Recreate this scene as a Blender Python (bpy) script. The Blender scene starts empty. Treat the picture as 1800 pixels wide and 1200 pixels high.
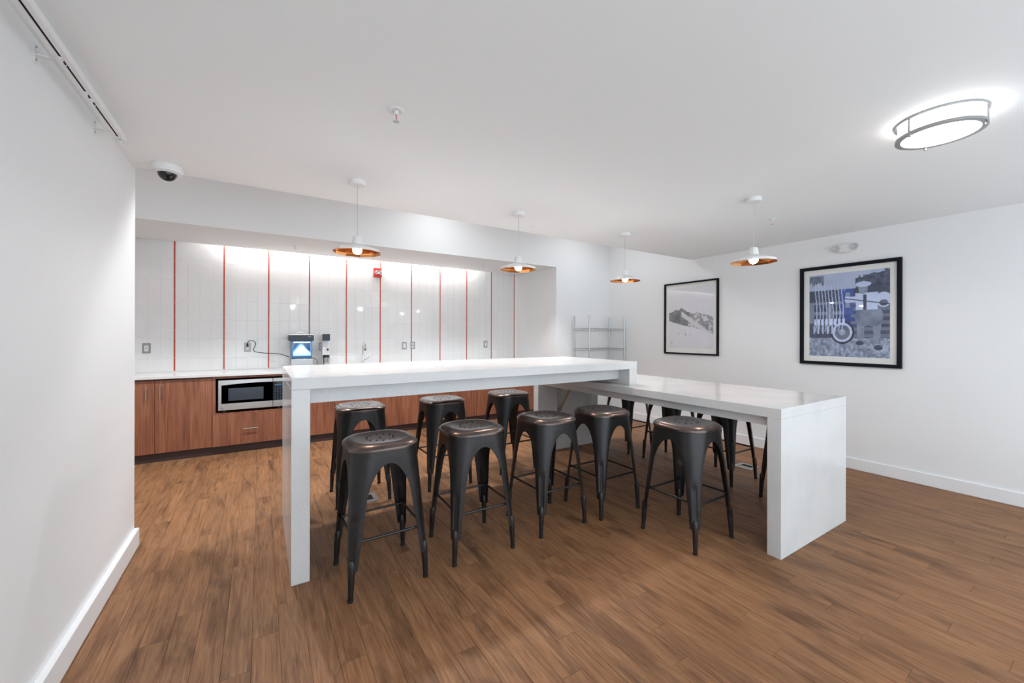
import bpy, bmesh, math, random
import numpy as np
from mathutils import Vector, Matrix

random.seed(7)
rng = np.random.default_rng(11)
PI = math.pi
scene = bpy.context.scene
C = scene.collection

# ------------------------------------------------------------------ camera
H = 1.366
F_PX, YAW, ROLL, CY = 704.438, 0.561081, 0.00254424, 588.344
cam_d = bpy.data.cameras.new('camera')
cam_d.sensor_width = 36.0
cam_d.lens = F_PX / 1800 * 36.0
cam_d.shift_y = -(600 - CY) / 1800
cam_d.clip_start = 0.05
cam = bpy.data.objects.new('camera', cam_d)
C.objects.link(cam)
_c, _s = math.cos(YAW), math.sin(YAW)
right = Vector((_c, -_s, 0)); fwd = Vector((_s, _c, 0)); up = Vector((0, 0, 1))
cr, sr = math.cos(ROLL), math.sin(ROLL)
cx_ = right * cr + up * sr          # camera x axis (rolled a little)
cy_ = -right * sr + up * cr
cam.matrix_world = Matrix(((cx_.x, cy_.x, -fwd.x, 0), (cx_.y, cy_.y, -fwd.y, 0), (cx_.z, cy_.z, -fwd.z, H), (0, 0, 0, 1)))
scene.camera = cam

# ------------------------------------------------------------------ world, lights, exposure
world = bpy.data.worlds.new('world'); scene.world = world
world.use_nodes = True
bg = world.node_tree.nodes['Background']
bg.inputs[0].default_value = (0.81, 0.915, 1.0, 1)
bg.inputs[1].default_value = 2.1
scene.view_settings.view_transform = 'Standard'
scene.view_settings.look = 'None'
scene.view_settings.exposure = 0.41
scene.view_settings.gamma = 1.0
scene.view_settings.use_curve_mapping = False
scene.cycles.max_bounces = 10
scene.cycles.diffuse_bounces = 6

CEIL = 2.43
def ceiling_lamp(x, y, z, power, size, color=(0.93, 0.97, 1.0)):
    l = bpy.data.lights.new('ceiling_lamp', 'AREA')
    l.shape = 'DISK'; l.size = size; l.energy = power; l.color = color
    o = bpy.data.objects.new('ceiling_lamp', l); C.objects.link(o)
    o.location = (x, y, z)
    return o
ceiling_lamp(1.95, 4.40, 3.14, 5, 0.22); ceiling_lamp(4.3, 4.30, 3.14, 4.5, 0.22)                          # aisle fitting above the dropped ceiling; second lamp added to brighten the alcove
for x in (-1.5, -0.1, 1.3, 2.7):                                  # unseen spots added above the aisle to brighten its floor and counter
    l = bpy.data.lights.new('aisle_fill_spot', 'SPOT'); l.energy = 116; l.spot_size = math.radians(96); l.spot_blend = 0.35
    l.shadow_soft_size = 0.06; l.color = (0.95, 0.98, 1.0)
    o = bpy.data.objects.new('aisle_fill_spot', l); C.objects.link(o); o.location = (x, 4.18, 3.16)
for x, y in ((0.9, -0.75), (3.4, -0.75)):   # the same room lights go on behind the camera
    ceiling_lamp(x, y, CEIL - 0.09, 4, 0.32)

# ------------------------------------------------------------------ material helpers
def new_mat(name):
    m = bpy.data.materials.new(name); m.use_nodes = True
    nt = m.node_tree
    return m, nt, nt.nodes['Principled BSDF']
def N(nt, t, **kw):
    n = nt.nodes.new(t)
    for k, v in kw.items():
        setattr(n, k, v)
    return n
def plain(name, col, rough=0.5, metal=0.0, bump=0.0, bscale=80, var=0.0, spec=0.5):
    m, nt, b = new_mat(name)
    b.inputs['Base Color'].default_value = (*col, 1)
    b.inputs['Roughness'].default_value = rough
    b.inputs['Metallic'].default_value = metal
    b.inputs['Specular IOR Level'].default_value = spec
    if bump or var:
        tc = N(nt, 'ShaderNodeTexCoord')
        no = N(nt, 'ShaderNodeTexNoise'); no.inputs['Scale'].default_value = bscale; no.inputs['Detail'].default_value = 4
        nt.links.new(tc.outputs['Object'], no.inputs['Vector'])
        if bump:
            bp = N(nt, 'ShaderNodeBump'); bp.inputs['Strength'].default_value = bump; bp.inputs['Distance'].default_value = 0.002
            nt.links.new(no.outputs['Fac'], bp.inputs['Height']); nt.links.new(bp.outputs['Normal'], b.inputs['Normal'])
        if var:
            mx = N(nt, 'ShaderNodeMix', data_type='RGBA')
            mx.inputs['A'].default_value = (*[c * (1 - var) for c in col], 1)
            mx.inputs['B'].default_value = (*[min(1, c * (1 + var)) for c in col], 1)
            nt.links.new(no.outputs['Fac'], mx.inputs['Factor']); nt.links.new(mx.outputs['Result'], b.inputs['Base Color'])
    return m
def emit(name, col, strength):
    m, nt, b = new_mat(name)
    b.inputs['Base Color'].default_value = (*col, 1)
    b.inputs['Emission Color'].default_value = (*col, 1)
    b.inputs['Emission Strength'].default_value = strength
    return m
def ramp(nt, stops):
    r = N(nt, 'ShaderNodeValToRGB')
    e = r.color_ramp.elements
    while len(e) < len(stops): e.new(0.5)
    for el, (p, c) in zip(e, stops):
        el.position = p; el.color = (*c, 1)
    return r

M = {}
M['wall'] = plain('wall_paint', (0.825, 0.835, 0.842), 0.55, bump=0.12, bscale=220)
M['ceil'] = plain('ceiling_paint', (0.868, 0.886, 0.89), 0.7, bump=0.1, bscale=180)
M['trimw'] = plain('trim_paint', (0.82, 0.825, 0.835), 0.4)
M['white'] = plain('white_enamel', (0.80, 0.80, 0.80), 0.35)
M['whiteplastic'] = plain('white_plastic', (0.78, 0.78, 0.77), 0.3)
M['steel'] = plain('brushed_steel', (0.54, 0.53, 0.52), 0.24, 1.0, bump=0.05, bscale=400)
M['plate'] = plain('steel_plate', (0.36, 0.36, 0.36), 0.4, 1.0)
M['chrome'] = plain('chrome', (0.75, 0.75, 0.76), 0.1, 1.0)
M['wire'] = plain('wire_chrome', (0.50, 0.52, 0.52), 0.3, 1.0)
M['nickel'] = plain('brushed_nickel', (0.42, 0.42, 0.42), 0.35, 0.9)
M['black'] = plain('black_plastic', (0.012, 0.012, 0.013), 0.35)
M['blackgloss'] = plain('black_glass', (0.008, 0.009, 0.011), 0.08)
M['darkwin'] = plain('microwave_window', (0.03, 0.04, 0.055), 0.12)
M['frame'] = plain('black_frame', (0.006, 0.006, 0.007), 0.6, spec=0.2)
M['framenavy'] = plain('navy_black_frame', (0.004, 0.005, 0.011), 0.6, spec=0.2)
M['mat'] = plain('mat_board', (0.80, 0.80, 0.78), 0.8)
M['rubber'] = plain('rubber', (0.01, 0.01, 0.01), 0.8)
M['hole'] = plain('hole_dark', (0.004, 0.004, 0.004), 0.9)
M['red'] = plain('alarm_red', (0.62, 0.03, 0.02), 0.35)
M['accent'] = plain('accent_tile_glaze', (0.50, 0.06, 0.03), 0.2, var=0.15, bscale=30)
M['navy'] = plain('navy_plastic', (0.016, 0.030, 0.042), 0.35)
M['cable'] = plain('cable', (0.02, 0.02, 0.02), 0.5)
M['keyblue'] = plain('key_print', (0.05, 0.16, 0.35), 0.4)
M['subfloor'] = plain('subfloor', (0.06, 0.034, 0.02), 0.9)
M['toe'] = plain('toe_kick', (0.045, 0.024, 0.022), 0.5)
M['carcass'] = plain('carcass', (0.10, 0.045, 0.03), 0.5)
M['grout'] = plain('grout', (0.90, 0.90, 0.89), 0.8)
M['socket'] = plain('socket_face', (0.80, 0.80, 0.78), 0.35)
M['greyplate'] = plain('grey_plastic', (0.55, 0.55, 0.55), 0.4)
M['copper'] = plain('copper_leaf', (0.72, 0.33, 0.12), 0.13, 1.0)
M['bulb'] = emit('bulb_glow', (0.98, 0.985, 1.0), 245)
M['diffuser'] = emit('diffuser_glow', (1.0, 1.0, 1.0), 4.6)
M['led'] = emit('led_glow', (1.0, 0.965, 0.92), 38)
M['iceled'] = emit('ice_led', (0.45, 0.75, 1.0), 45)
M['ledred'] = emit('red_indicator', (1.0, 0.25, 0.2), 1.5)
M['icebox'] = plain('ice_compartment', (0.03, 0.13, 0.30), 0.3)
M['ice'] = plain('ice_nuggets', (0.60, 0.82, 0.95), 0.4, bump=0.8, bscale=60)
M['iceglass'] = plain('window_rim', (0.35, 0.62, 0.80), 0.2)

def mat_quartz():
    m, nt, b = new_mat('white_quartz')
    tc = N(nt, 'ShaderNodeTexCoord')
    n1 = N(nt, 'ShaderNodeTexNoise'); n1.inputs['Scale'].default_value = 160; n1.inputs['Detail'].default_value = 3
    n2 = N(nt, 'ShaderNodeTexNoise'); n2.inputs['Scale'].default_value = 3.5; n2.inputs['Detail'].default_value = 5
    for n in (n1, n2): nt.links.new(tc.outputs['Object'], n.inputs['Vector'])
    r = ramp(nt, [(0.30, (0.585, 0.585, 0.58)), (0.45, (0.675, 0.675, 0.67)), (0.8, (0.70, 0.70, 0.695))])
    nt.links.new(n1.outputs['Fac'], r.inputs['Fac'])
    r2 = ramp(nt, [(0.30, (0.93, 0.93, 0.935)), (0.55, (1, 1, 1))])
    nt.links.new(n2.outputs['Fac'], r2.inputs['Fac'])
    mx = N(nt, 'ShaderNodeMix', data_type='RGBA', blend_type='MULTIPLY'); mx.inputs['Factor'].default_value = 1
    nt.links.new(r.outputs['Color'], mx.inputs['A']); nt.links.new(r2.outputs['Color'], mx.inputs['B'])
    nt.links.new(mx.outputs['Result'], b.inputs['Base Color'])
    b.inputs['Roughness'].default_value = 0.16
    return m
M['quartz'] = mat_quartz()

def mat_tile():
    m, nt, b = new_mat('glazed_white_tile')
    oi = N(nt, 'ShaderNodeObjectInfo')
    r = ramp(nt, [(0, (0.80, 0.80, 0.80)), (1, (0.82, 0.82, 0.82))])
    nt.links.new(oi.outputs['Random'], r.inputs['Fac']); nt.links.new(r.outputs['Color'], b.inputs['Base Color'])
    tc = N(nt, 'ShaderNodeNewGeometry')
    n = N(nt, 'ShaderNodeTexNoise'); n.inputs['Scale'].default_value = 9; n.inputs['Detail'].default_value = 2
    nt.links.new(tc.outputs['Position'], n.inputs['Vector'])
    bp = N(nt, 'ShaderNodeBump'); bp.inputs['Strength'].default_value = 0.03; bp.inputs['Distance'].default_value = 0.01
    nt.links.new(n.outputs['Fac'], bp.inputs['Height']); nt.links.new(bp.outputs['Normal'], b.inputs['Normal'])
    b.inputs['Roughness'].default_value = 0.06
    return m
M['tile'] = mat_tile()

def mat_plank():
    m, nt, b = new_mat('wood_plank')
    g = N(nt, 'ShaderNodeNewGeometry'); oi = N(nt, 'ShaderNodeObjectInfo')
    off = N(nt, 'ShaderNodeMath', operation='MULTIPLY'); off.inputs[1].default_value = 6
    nt.links.new(oi.outputs['Random'], off.inputs[0])
    cmb = N(nt, 'ShaderNodeCombineXYZ'); nt.links.new(off.outputs[0], cmb.inputs['Z'])
    add = N(nt, 'ShaderNodeVectorMath', operation='ADD')
    nt.links.new(g.outputs['Position'], add.inputs[0]); nt.links.new(cmb.outputs[0], add.inputs[1])
    def noise(sc, detail, dist=0.0):
        mp = N(nt, 'ShaderNodeMapping'); mp.inputs['Scale'].default_value = sc
        nt.links.new(add.outputs[0], mp.inputs['Vector'])
        n = N(nt, 'ShaderNodeTexNoise'); n.inputs['Scale'].default_value = 1; n.inputs['Detail'].default_value = detail
        n.inputs['Roughness'].default_value = 0.6; n.inputs['Distortion'].default_value = dist
        nt.links.new(mp.outputs[0], n.inputs['Vector']); return n
    fine = noise((190, 7, 1), 4, 0.6)
    mid = noise((34, 2.4, 1), 5, 1.6)
    big = noise((7, 1.7, 1), 4, 0.8)
    r = ramp(nt, [(0.27, (0.092, 0.040, 0.018)), (0.46, (0.228, 0.110, 0.052)), (0.60, (0.315, 0.162, 0.079)), (0.78, (0.46, 0.265, 0.142))])
    mixf = N(nt, 'ShaderNodeMix', data_type='FLOAT'); mixf.inputs[0].default_value = 0.5
    nt.links.new(mid.outputs['Fac'], mixf.inputs[2]); nt.links.new(fine.outputs['Fac'], mixf.inputs[3])
    nt.links.new(mixf.outputs[0], r.inputs['Fac'])
    r2 = ramp(nt, [(0.30, (0.52, 0.50, 0.50)), (0.50, (0.98, 0.98, 0.98)), (0.72, (1.14, 1.10, 1.06))])
    nt.links.new(big.outputs['Fac'], r2.inputs['Fac'])
    mx = N(nt, 'ShaderNodeMix', data_type='RGBA', blend_type='MULTIPLY'); mx.inputs['Factor'].default_value = 1
    nt.links.new(r.outputs['Color'], mx.inputs['A']); nt.links.new(r2.outputs['Color'], mx.inputs['B'])
    r3 = ramp(nt, [(0, (0.95, 0.94, 0.93)), (0.5, (1.0, 1.0, 1.0)), (1, (1.05, 1.04, 1.02))])
    nt.links.new(oi.outputs['Random'], r3.inputs['Fac'])
    mx2 = N(nt, 'ShaderNodeMix', data_type='RGBA', blend_type='MULTIPLY'); mx2.inputs['Factor'].default_value = 1
    nt.links.new(mx.outputs['Result'], mx2.inputs['A']); nt.links.new(r3.outputs['Color'], mx2.inputs['B'])
    nt.links.new(mx2.outputs['Result'], b.inputs['Base Color'])
    rr = N(nt, 'ShaderNodeMapRange'); rr.inputs['To Min'].default_value = 0.36; rr.inputs['To Max'].default_value = 0.60
    nt.links.new(fine.outputs['Fac'], rr.inputs['Value']); nt.links.new(rr.outputs[0], b.inputs['Roughness'])
    bp = N(nt, 'ShaderNodeBump'); bp.inputs['Strength'].default_value = 0.28; bp.inputs['Distance'].default_value = 0.0015
    nt.links.new(fine.outputs['Fac'], bp.inputs['Height']); nt.links.new(bp.outputs['Normal'], b.inputs['Normal'])
    b.inputs['Specular IOR Level'].default_value = 0.2
    return m
M['plank'] = mat_plank()

def mat_walnut():
    m, nt, b = new_mat('walnut_veneer')
    g = N(nt, 'ShaderNodeNewGeometry'); oi = N(nt, 'ShaderNodeObjectInfo')
    off = N(nt, 'ShaderNodeMath', operation='MULTIPLY'); off.inputs[1].default_value = 17
    nt.links.new(oi.outputs['Random'], off.inputs[0])
    cmb = N(nt, 'ShaderNodeCombineXYZ'); nt.links.new(off.outputs[0], cmb.inputs['Y'])
    add = N(nt, 'ShaderNodeVectorMath', operation='ADD')
    nt.links.new(g.outputs['Position'], add.inputs[0]); nt.links.new(cmb.outputs[0], add.inputs[1])
    def noise(sc, detail, dist):
        mp = N(nt, 'ShaderNodeMapping'); mp.inputs['Scale'].default_value = sc
        nt.links.new(add.outputs[0], mp.inputs['Vector'])
        n = N(nt, 'ShaderNodeTexNoise'); n.inputs['Scale'].default_value = 1; n.inputs['Detail'].default_value = detail
        n.inputs['Distortion'].default_value = dist
        nt.links.new(mp.outputs[0], n.inputs['Vector']); return n
    a = noise((150, 1, 3.0), 4, 0.4); c = noise((14, 1, 1.2), 4, 1.2)
    mixf = N(nt, 'ShaderNodeMix', data_type='FLOAT'); mixf.inputs[0].default_value = 0.5
    nt.links.new(a.outputs['Fac'], mixf.inputs[2]); nt.links.new(c.outputs['Fac'], mixf.inputs[3])
    r = ramp(nt, [(0.32, (0.125, 0.042, 0.022)), (0.5, (0.245, 0.088, 0.045)), (0.68, (0.36, 0.150, 0.080))])
    nt.links.new(mixf.outputs[0], r.inputs['Fac']); nt.links.new(r.outputs['Color'], b.inputs['Base Color'])
    b.inputs['Roughness'].default_value = 0.38
    return m
M['walnut'] = mat_walnut()

def mat_gunmetal(name, base, tint, rough, metal, coat=0.1):
    m, nt, b = new_mat(name)
    tc = N(nt, 'ShaderNodeTexCoord'); oi = N(nt, 'ShaderNodeObjectInfo')
    n = N(nt, 'ShaderNodeTexNoise'); n.inputs['Scale'].default_value = 9; n.inputs['Detail'].default_value = 6
    n.inputs['Roughness'].default_value = 0.65
    nt.links.new(tc.outputs['Object'], n.inputs['Vector'])
    r = ramp(nt, [(0.35, base), (0.72, tint)])
    nt.links.new(n.outputs['Fac'], r.inputs['Fac']); nt.links.new(r.outputs['Color'], b.inputs['Base Color'])
    rr = N(nt, 'ShaderNodeMapRange'); rr.inputs['To Min'].default_value = rough - 0.07; rr.inputs['To Max'].default_value = rough + 0.1
    nt.links.new(n.outputs['Fac'], rr.inputs['Value']); nt.links.new(rr.outputs[0], b.inputs['Roughness'])
    b.inputs['Metallic'].default_value = metal
    b.inputs['Coat Weight'].default_value = coat; b.inputs['Coat Roughness'].default_value = 0.16
    return m
M['gun'] = mat_gunmetal('gunmetal', (0.030, 0.030, 0.032), (0.050, 0.046, 0.045), 0.40, 0.75)
M['gunseat'] = mat_gunmetal('gunmetal_seat', (0.050, 0.040, 0.037), (0.115, 0.080, 0.067), 0.30, 0.85, 0.9)
M['gunedge'] = mat_gunmetal('rubbed_edge', (0.085, 0.062, 0.054), (0.15, 0.108, 0.092), 0.30, 0.85, 0.4)

def mat_glass():
    m = bpy.data.materials.new('picture_glass'); m.use_nodes = True
    nt = m.node_tree; nt.nodes.clear()
    out = N(nt, 'ShaderNodeOutputMaterial'); mx = N(nt, 'ShaderNodeMixShader')
    tr = N(nt, 'ShaderNodeBsdfTransparent'); gl = N(nt, 'ShaderNodeBsdfGlossy'); gl.inputs['Roughness'].default_value = 0.015
    fr = N(nt, 'ShaderNodeFresnel'); fr.inputs['IOR'].default_value = 1.5
    ge = N(nt, 'ShaderNodeNewGeometry'); sub = N(nt, 'ShaderNodeMath', operation='SUBTRACT'); sub.inputs[0].default_value = 1
    mul = N(nt, 'ShaderNodeMath', operation='MULTIPLY')
    nt.links.new(ge.outputs['Backfacing'], sub.inputs[1]); nt.links.new(sub.outputs[0], mul.inputs[0]); nt.links.new(fr.outputs[0], mul.inputs[1])
    nt.links.new(mul.outputs[0], mx.inputs[0]); nt.links.new(tr.outputs[0], mx.inputs[1]); nt.links.new(gl.outputs[0], mx.inputs[2])
    nt.links.new(mx.outputs[0], out.inputs[0])
    return m
M['glass'] = mat_glass()
def mat_vcol(name):
    m, nt, b = new_mat(name)
    a = N(nt, 'ShaderNodeVertexColor'); a.layer_name = 'print'
    nt.links.new(a.outputs['Color'], b.inputs['Base Color']); b.inputs['Roughness'].default_value = 0.6
    return m
M['print'] = mat_vcol('photo_print')

# ------------------------------------------------------------------ geometry helpers
def add_box(bm, x0, x1, y0, y1, z0, z1):
    x0, x1 = min(x0, x1), max(x0, x1); y0, y1 = min(y0, y1), max(y0, y1); z0, z1 = min(z0, z1), max(z0, z1)
    v = [bm.verts.new(p) for p in ((x0, y0, z0), (x1, y0, z0), (x1, y1, z0), (x0, y1, z0), (x0, y0, z1), (x1, y0, z1), (x1, y1, z1), (x0, y1, z1))]
    for f in ((0, 3, 2, 1), (4, 5, 6, 7), (0, 1, 5, 4), (1, 2, 6, 5), (2, 3, 7, 6), (3, 0, 4, 7)):
        bm.faces.new([v[i] for i in f])
    return bm
def box(x0, x1, y0, y1, z0, z1, bev=0.0, seg=1):
    bm = add_box(bmesh.new(), x0, x1, y0, y1, z0, z1)
    if bev:
        bmesh.ops.bevel(bm, geom=list(bm.edges), offset=bev, segments=seg, affect='EDGES', profile=0.5)
    return bm
def add_tube(bm, pts, r, n=8, cap=True):
    pts = [Vector(p) for p in pts]
    rad = r if isinstance(r, (list, tuple)) else [r] * len(pts)
    rings = []
    prev = None
    for i, p in enumerate(pts):
        t = (pts[min(i + 1, len(pts) - 1)] - pts[max(i - 1, 0)]).normalized()
        if prev is None:
            a = Vector((0, 0, 1)) if abs(t.z) < 0.9 else Vector((1, 0, 0))
            u = t.cross(a).normalized()
        else:
            u = (prev - t * prev.dot(t)).normalized()
        prev = u
        w = t.cross(u)
        rings.append([bm.verts.new(p + (u * math.cos(2 * PI * k / n) + w * math.sin(2 * PI * k / n)) * rad[i]) for k in range(n)])
    for a, b in zip(rings, rings[1:]):
        for k in range(n):
            bm.faces.new((a[k], a[(k + 1) % n], b[(k + 1) % n], b[k]))
    if cap:
        bm.faces.new(rings[0][::-1]); bm.faces.new(rings[-1])
    return bm
def tube(pts, r, n=8): return add_tube(bmesh.new(), pts, r, n)
def add_lathe(bm, prof, n=32, cx=0, cy=0, rot=0, close=True, sx=1, sy=1):
    rings = []
    for r, z in prof:
        if r < 1e-6: rings.append([bm.verts.new((cx, cy, z))])
        else: rings.append([bm.verts.new((cx + sx * r * math.cos(rot + 2 * PI * k / n), cy + sy * r * math.sin(rot + 2 * PI * k / n), z)) for k in range(n)])
    for a, b in zip(rings, rings[1:]):
        for k in range(n):
            k2 = (k + 1) % n
            if len(a) == 1 and len(b) == 1: continue
            if len(a) == 1: bm.faces.new((a[0], b[k2], b[k]))
            elif len(b) == 1: bm.faces.new((a[k], a[k2], b[0]))
            else: bm.faces.new((a[k], a[k2], b[k2], b[k]))
    if close:
        if len(rings[0]) > 1: bm.faces.new(rings[0][::-1])
        if len(rings[-1]) > 1: bm.faces.new(rings[-1])
    return bm
def lathe(prof, n=32, **kw): return add_lathe(bmesh.new(), prof, n, **kw)

def mesh_of(bm, name, mats, smooth=False, angle=40):
    bmesh.ops.recalc_face_normals(bm, faces=list(bm.faces))
    me = bpy.data.meshes.new(name)
    bm.to_mesh(me); bm.free()
    for m in (mats if isinstance(mats, (list, tuple)) else [mats]): me.materials.append(m)
    if smooth:
        me.polygons.foreach_set('use_smooth', [True] * len(me.polygons))
        try: me.set_sharp_from_angle(angle=math.radians(angle))
        except Exception: pass
    return me
def obj(name, bm, mats, parent=None, loc=None, smooth=False, angle=40):
    me = bm if isinstance(bm, bpy.types.Mesh) else mesh_of(bm, name, mats, smooth, angle)
    o = bpy.data.objects.new(name, me); C.objects.link(o)
    if parent is not None: o.parent = parent
    if loc is not None: o.location = loc
    return o
def tag(o, label, cat, group=None):
    o['label'] = label; o['category'] = cat
    if group: o['group'] = group
    return o
def thing(name, label, cat, loc=(0, 0, 0), rz=0, group=None):
    o = bpy.data.objects.new(name, None); C.objects.link(o)
    o.empty_display_size = 0.1
    o.location = loc; o.rotation_euler = (0, 0, rz)
    return tag(o, label, cat, group)
def struct(name, bm, mats, parent=None):
    o = obj(name, bm, mats, parent)
    if parent is None: o['kind'] = 'structure'
    return o
KIDS = {}
def dup(root, loc, rz, label):
    r = root.copy(); C.objects.link(r); r.location = loc; r.rotation_euler = (0, 0, rz); r['label'] = label
    for ch in [o for o in root.children]:
        c = ch.copy(); C.objects.link(c); c.parent = r
        for g in [o for o in ch.children]:
            d = g.copy(); C.objects.link(d); d.parent = c
    return r

# ------------------------------------------------------------------ the setting
LW, RW, LE, CE = -0.687, 5.154, 3.494, 3.444
SF, TILE, RET, KL, REAR = 5.018, 6.168, 3.983, -2.7, -1.5
floor = struct('floor', box(KL - .1, RW + .12, REAR, 6.3, -0.12, -0.005), M['subfloor'])
struct('ceiling', box(LW - .12, RW + .12, REAR, CE, CEIL, 3.2), M['ceil'])
struct('ceiling', box(KL - .1, RW + .12, CE, SF, 3.2, 3.3), M['ceil'])
struct('soffit', add_box(box(KL, RET, SF, 6.03, 2.445, 3.3), KL, RET, 6.03, 6.3, 2.70, 3.3), M['wall'])
struct('wall_left', box(LW - .12, LW, REAR, LE, 0, 3.2), M['wall'])
struct('wall_left_return', box(KL, LW - .12, LE - .12, LE, 0, 3.2), M['wall'])
struct('wall_kitchen_left', box(KL - .12, KL, LE - .12, 6.3, 0, 3.3), M['wall'])
struct('wall_right', box(RW, RW + .12, REAR, SF, 0, 3.3), M['wall'])
struct('wall_alcove', box(RET, RW + .12, SF, 6.3, 0, 3.3), M['wall'])
wall_back = struct('wall_back', box(KL, RET, TILE + .0028, 6.3, 0, 2.70), M['grout'])
struct('baseboard_right', box(RW - .014, RW, REAR, SF, 0, .115, .004), M['trimw'])
struct('baseboard_alcove', box(RET, RW - .014, SF - .014, SF, 0, .115, .004), M['trimw'])
struct('baseboard_left', box(LW, LW + .028, REAR, LE - .012, 0, .115, .004), M['trimw'])

# floor planks (run along y, stepped end joints)
PW, PL = 0.1046, 0.914
pk = bmesh.new(); add_box(pk, 0.0004, PW - 0.0004, 0.0004, PL - 0.0004, -0.0045, 0.0)
bmesh.ops.bevel(pk, geom=[e for e in pk.edges if all(v.co.z > -1e-6 for v in e.verts)], offset=0.0008, segments=1, affect='EDGES')
pk_me = mesh_of(pk, 'plank', M['plank'])
def in_view(a, b):
    X = a * _c - b * _s; Fd = a * _s + b * _c
    return Fd > 1.45 and abs(X / Fd) < 1.36
cands, rest = [], []
for k in range(-36, 41):
    a0 = 1.018 + PW * k
    off = (1.229 + 0.183 * k + random.uniform(-.02, .02)) % PL
    for j in range(-7, 8):
        b0 = off + PL * j
        if b0 < REAR + .02 or b0 > 5.63 or a0 < KL or a0 + PW > RW - .002: continue
        if a0 < LW - .15 and b0 < LE - .2: continue
        ca, cb = a0 + PW / 2, b0 + PL / 2
        vis = in_view(ca, cb) or in_view(ca, cb - .4) or in_view(ca, cb + .4)
        if a0 < LW - .02: vis = cb > LE + .1 and (ca * 3.5 / max(cb, .1)) > -1.0 and ca > -1.3
        if a0 > RET - .1 and b0 > SF - .2: vis = False
        Fd = ca * _s + cb * _c
        (cands if vis else rest).append((-1 / max(Fd, .5) ** 2, a0, b0))
cands.sort()
rest += cands[300:]; cands = cands[:300]
for _, a0, b0 in cands:
    obj('plank', pk_me, None, floor, (a0, b0, 0))
rb = bmesh.new()
for _, a0, b0 in rest:
    add_box(rb, a0 + .0006, a0 + PW - .0006, b0 + .0006, min(b0 + PL - .0006, 6.1 if a0 < RET - .1 else SF - .001), -0.0045, -0.0002)
add_box(rb, 1.018 + PW * 39, RW, REAR, SF, -0.0045, -0.0004)
o = obj('plank_remainder', rb, M['plank'], floor); o['kind'] = 'stuff'

# glazed tile wall with red accent strips
SEC, STRIPE, ROW = 0.4787, 0.016, 0.2345
CT = 0.918
TW = (SEC - STRIPE) / 4
def tile_mesh(w, h):
    bm = box(0.0014, w - 0.0014, 0, 0.007, 0.0014, h - 0.0014)
    bmesh.ops.bevel(bm, geom=[e for e in bm.edges if all(v.co.y < 1e-6 for v in e.verts)], offset=0.0012, segments=1, affect='EDGES')
    return bm
t_full = mesh_of(tile_mesh(TW, ROW), 'tile', M['tile']); t_low = mesh_of(tile_mesh(TW, 1.071 - CT), 'tile', M['tile'])
acc_me = mesh_of(box(0.0012, STRIPE - 0.0012, -0.001, 0.006, 0.001, 0.1624 - 0.001, .0008), 'accent_tile', M['accent'])
tiles = []
for sct in range(-4, 11):
    x_st = -0.862 - STRIPE / 2 + SEC * sct
    for q in range(4):
        x = x_st + STRIPE + TW * q
        if x < KL or x + TW > RET + .03: continue
        tiles.append((x, CT, 0))
        for rw in range(7): tiles.append((x, 1.071 + ROW * rw, 1))
def tile_rank(t):
    x, z, f = t
    return 0 if (x < -1.32 or z > 2.46) else 1 / ((x * _s + TILE * _c) ** 2)
tiles.sort(key=tile_rank, reverse=True)
for x, z, f in tiles[:294]:
    obj('tile', t_full if f else t_low, None, wall_back, (x, TILE, z))
tb = bmesh.new()
for x, z, f in tiles[294:]:
    w = min(x + TW - .0011, RET - .001)
    if w - x > .01: add_box(tb, x + .0011, w, TILE, TILE + .007, z + .0011, z + (ROW if f else 1.071 - CT) - .0011)
add_box(tb, KL, RET, TILE, TILE + .007, 0.2, CT)
o = obj('tile_remainder', tb, M['tile'], wall_back); o['kind'] = 'stuff'
for sct in range(-1, 11):
    x = -0.862 - STRIPE / 2 + SEC * sct
    for j in range(11):
        z = 0.9256 + 0.1624 * j
        if z + .1624 > 2.7: break
        obj('accent_tile', acc_me, None, wall_back, (x, TILE, z))

# ------------------------------------------------------------------ tables
tall = thing('bar_table', 'long tall white quartz waterfall table standing in front of the kitchen counter', 'table', (0.144, 2.471, 0))
def t_(x0, x1, y0, y1, z0, z1, o=(0.144, 2.471), bev=0.0025): return box(x0 - o[0], x1 - o[0], y0 - o[1], y1 - o[1], z0, z1, bev)
obj('tabletop', t_(.144, 2.892, 2.471, 3.495, 1.062, 1.1265), M['quartz'], tall)
obj('end_panel', t_(.144, .2356, 2.471, 3.495, 0, 1.0618), M['quartz'], tall)
obj('short_end_panel', t_(2.794, 2.892, 2.471, 3.495, .9182, 1.0618), M['quartz'], tall)
for y0, y1 in ((2.60, 2.63), (3.335, 3.365)):
    obj('apron', t_(.2358, 2.7938, y0, y1, .965, 1.0618, bev=.001), M['quartz'], tall)
low = thing('counter_table', 'lower white quartz waterfall table at right, running under the tall one', 'table', (2.684, 1.19, 0))
lo = (2.684, 1.19)
obj('tabletop', t_(2.684, 3.66, 1.19, 3.86, .8546, .918, lo), M['quartz'], low)
obj('end_panel', t_(2.684, 3.66, 1.19, 1.272, 0, .8544, lo), M['quartz'], low)
obj('rear_panel', t_(2.72, 3.66, 3.756, 3.85, 0, .8544, lo), M['quartz'], low)
for x0, x1 in ((2.75, 2.78), (3.565, 3.595)):
    obj('apron', t_(x0, x1, 1.273, 3.755, .79, .8544, lo, .001), M['quartz'], low)
br = bmesh.new()
for (p, q) in (((3.02, 3.745, .45), (3.02, 3.50, .84)),):
    add_tube(br, [(p[0] - lo[0], p[1] - lo[1], p[2]), (q[0] - lo[0], q[1] - lo[1], q[2])], .012, 6)
add_box(br, 3.00 - lo[0], 3.04 - lo[0], 3.748 - lo[1], 3.7555 - lo[1], .40, .85)
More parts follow.
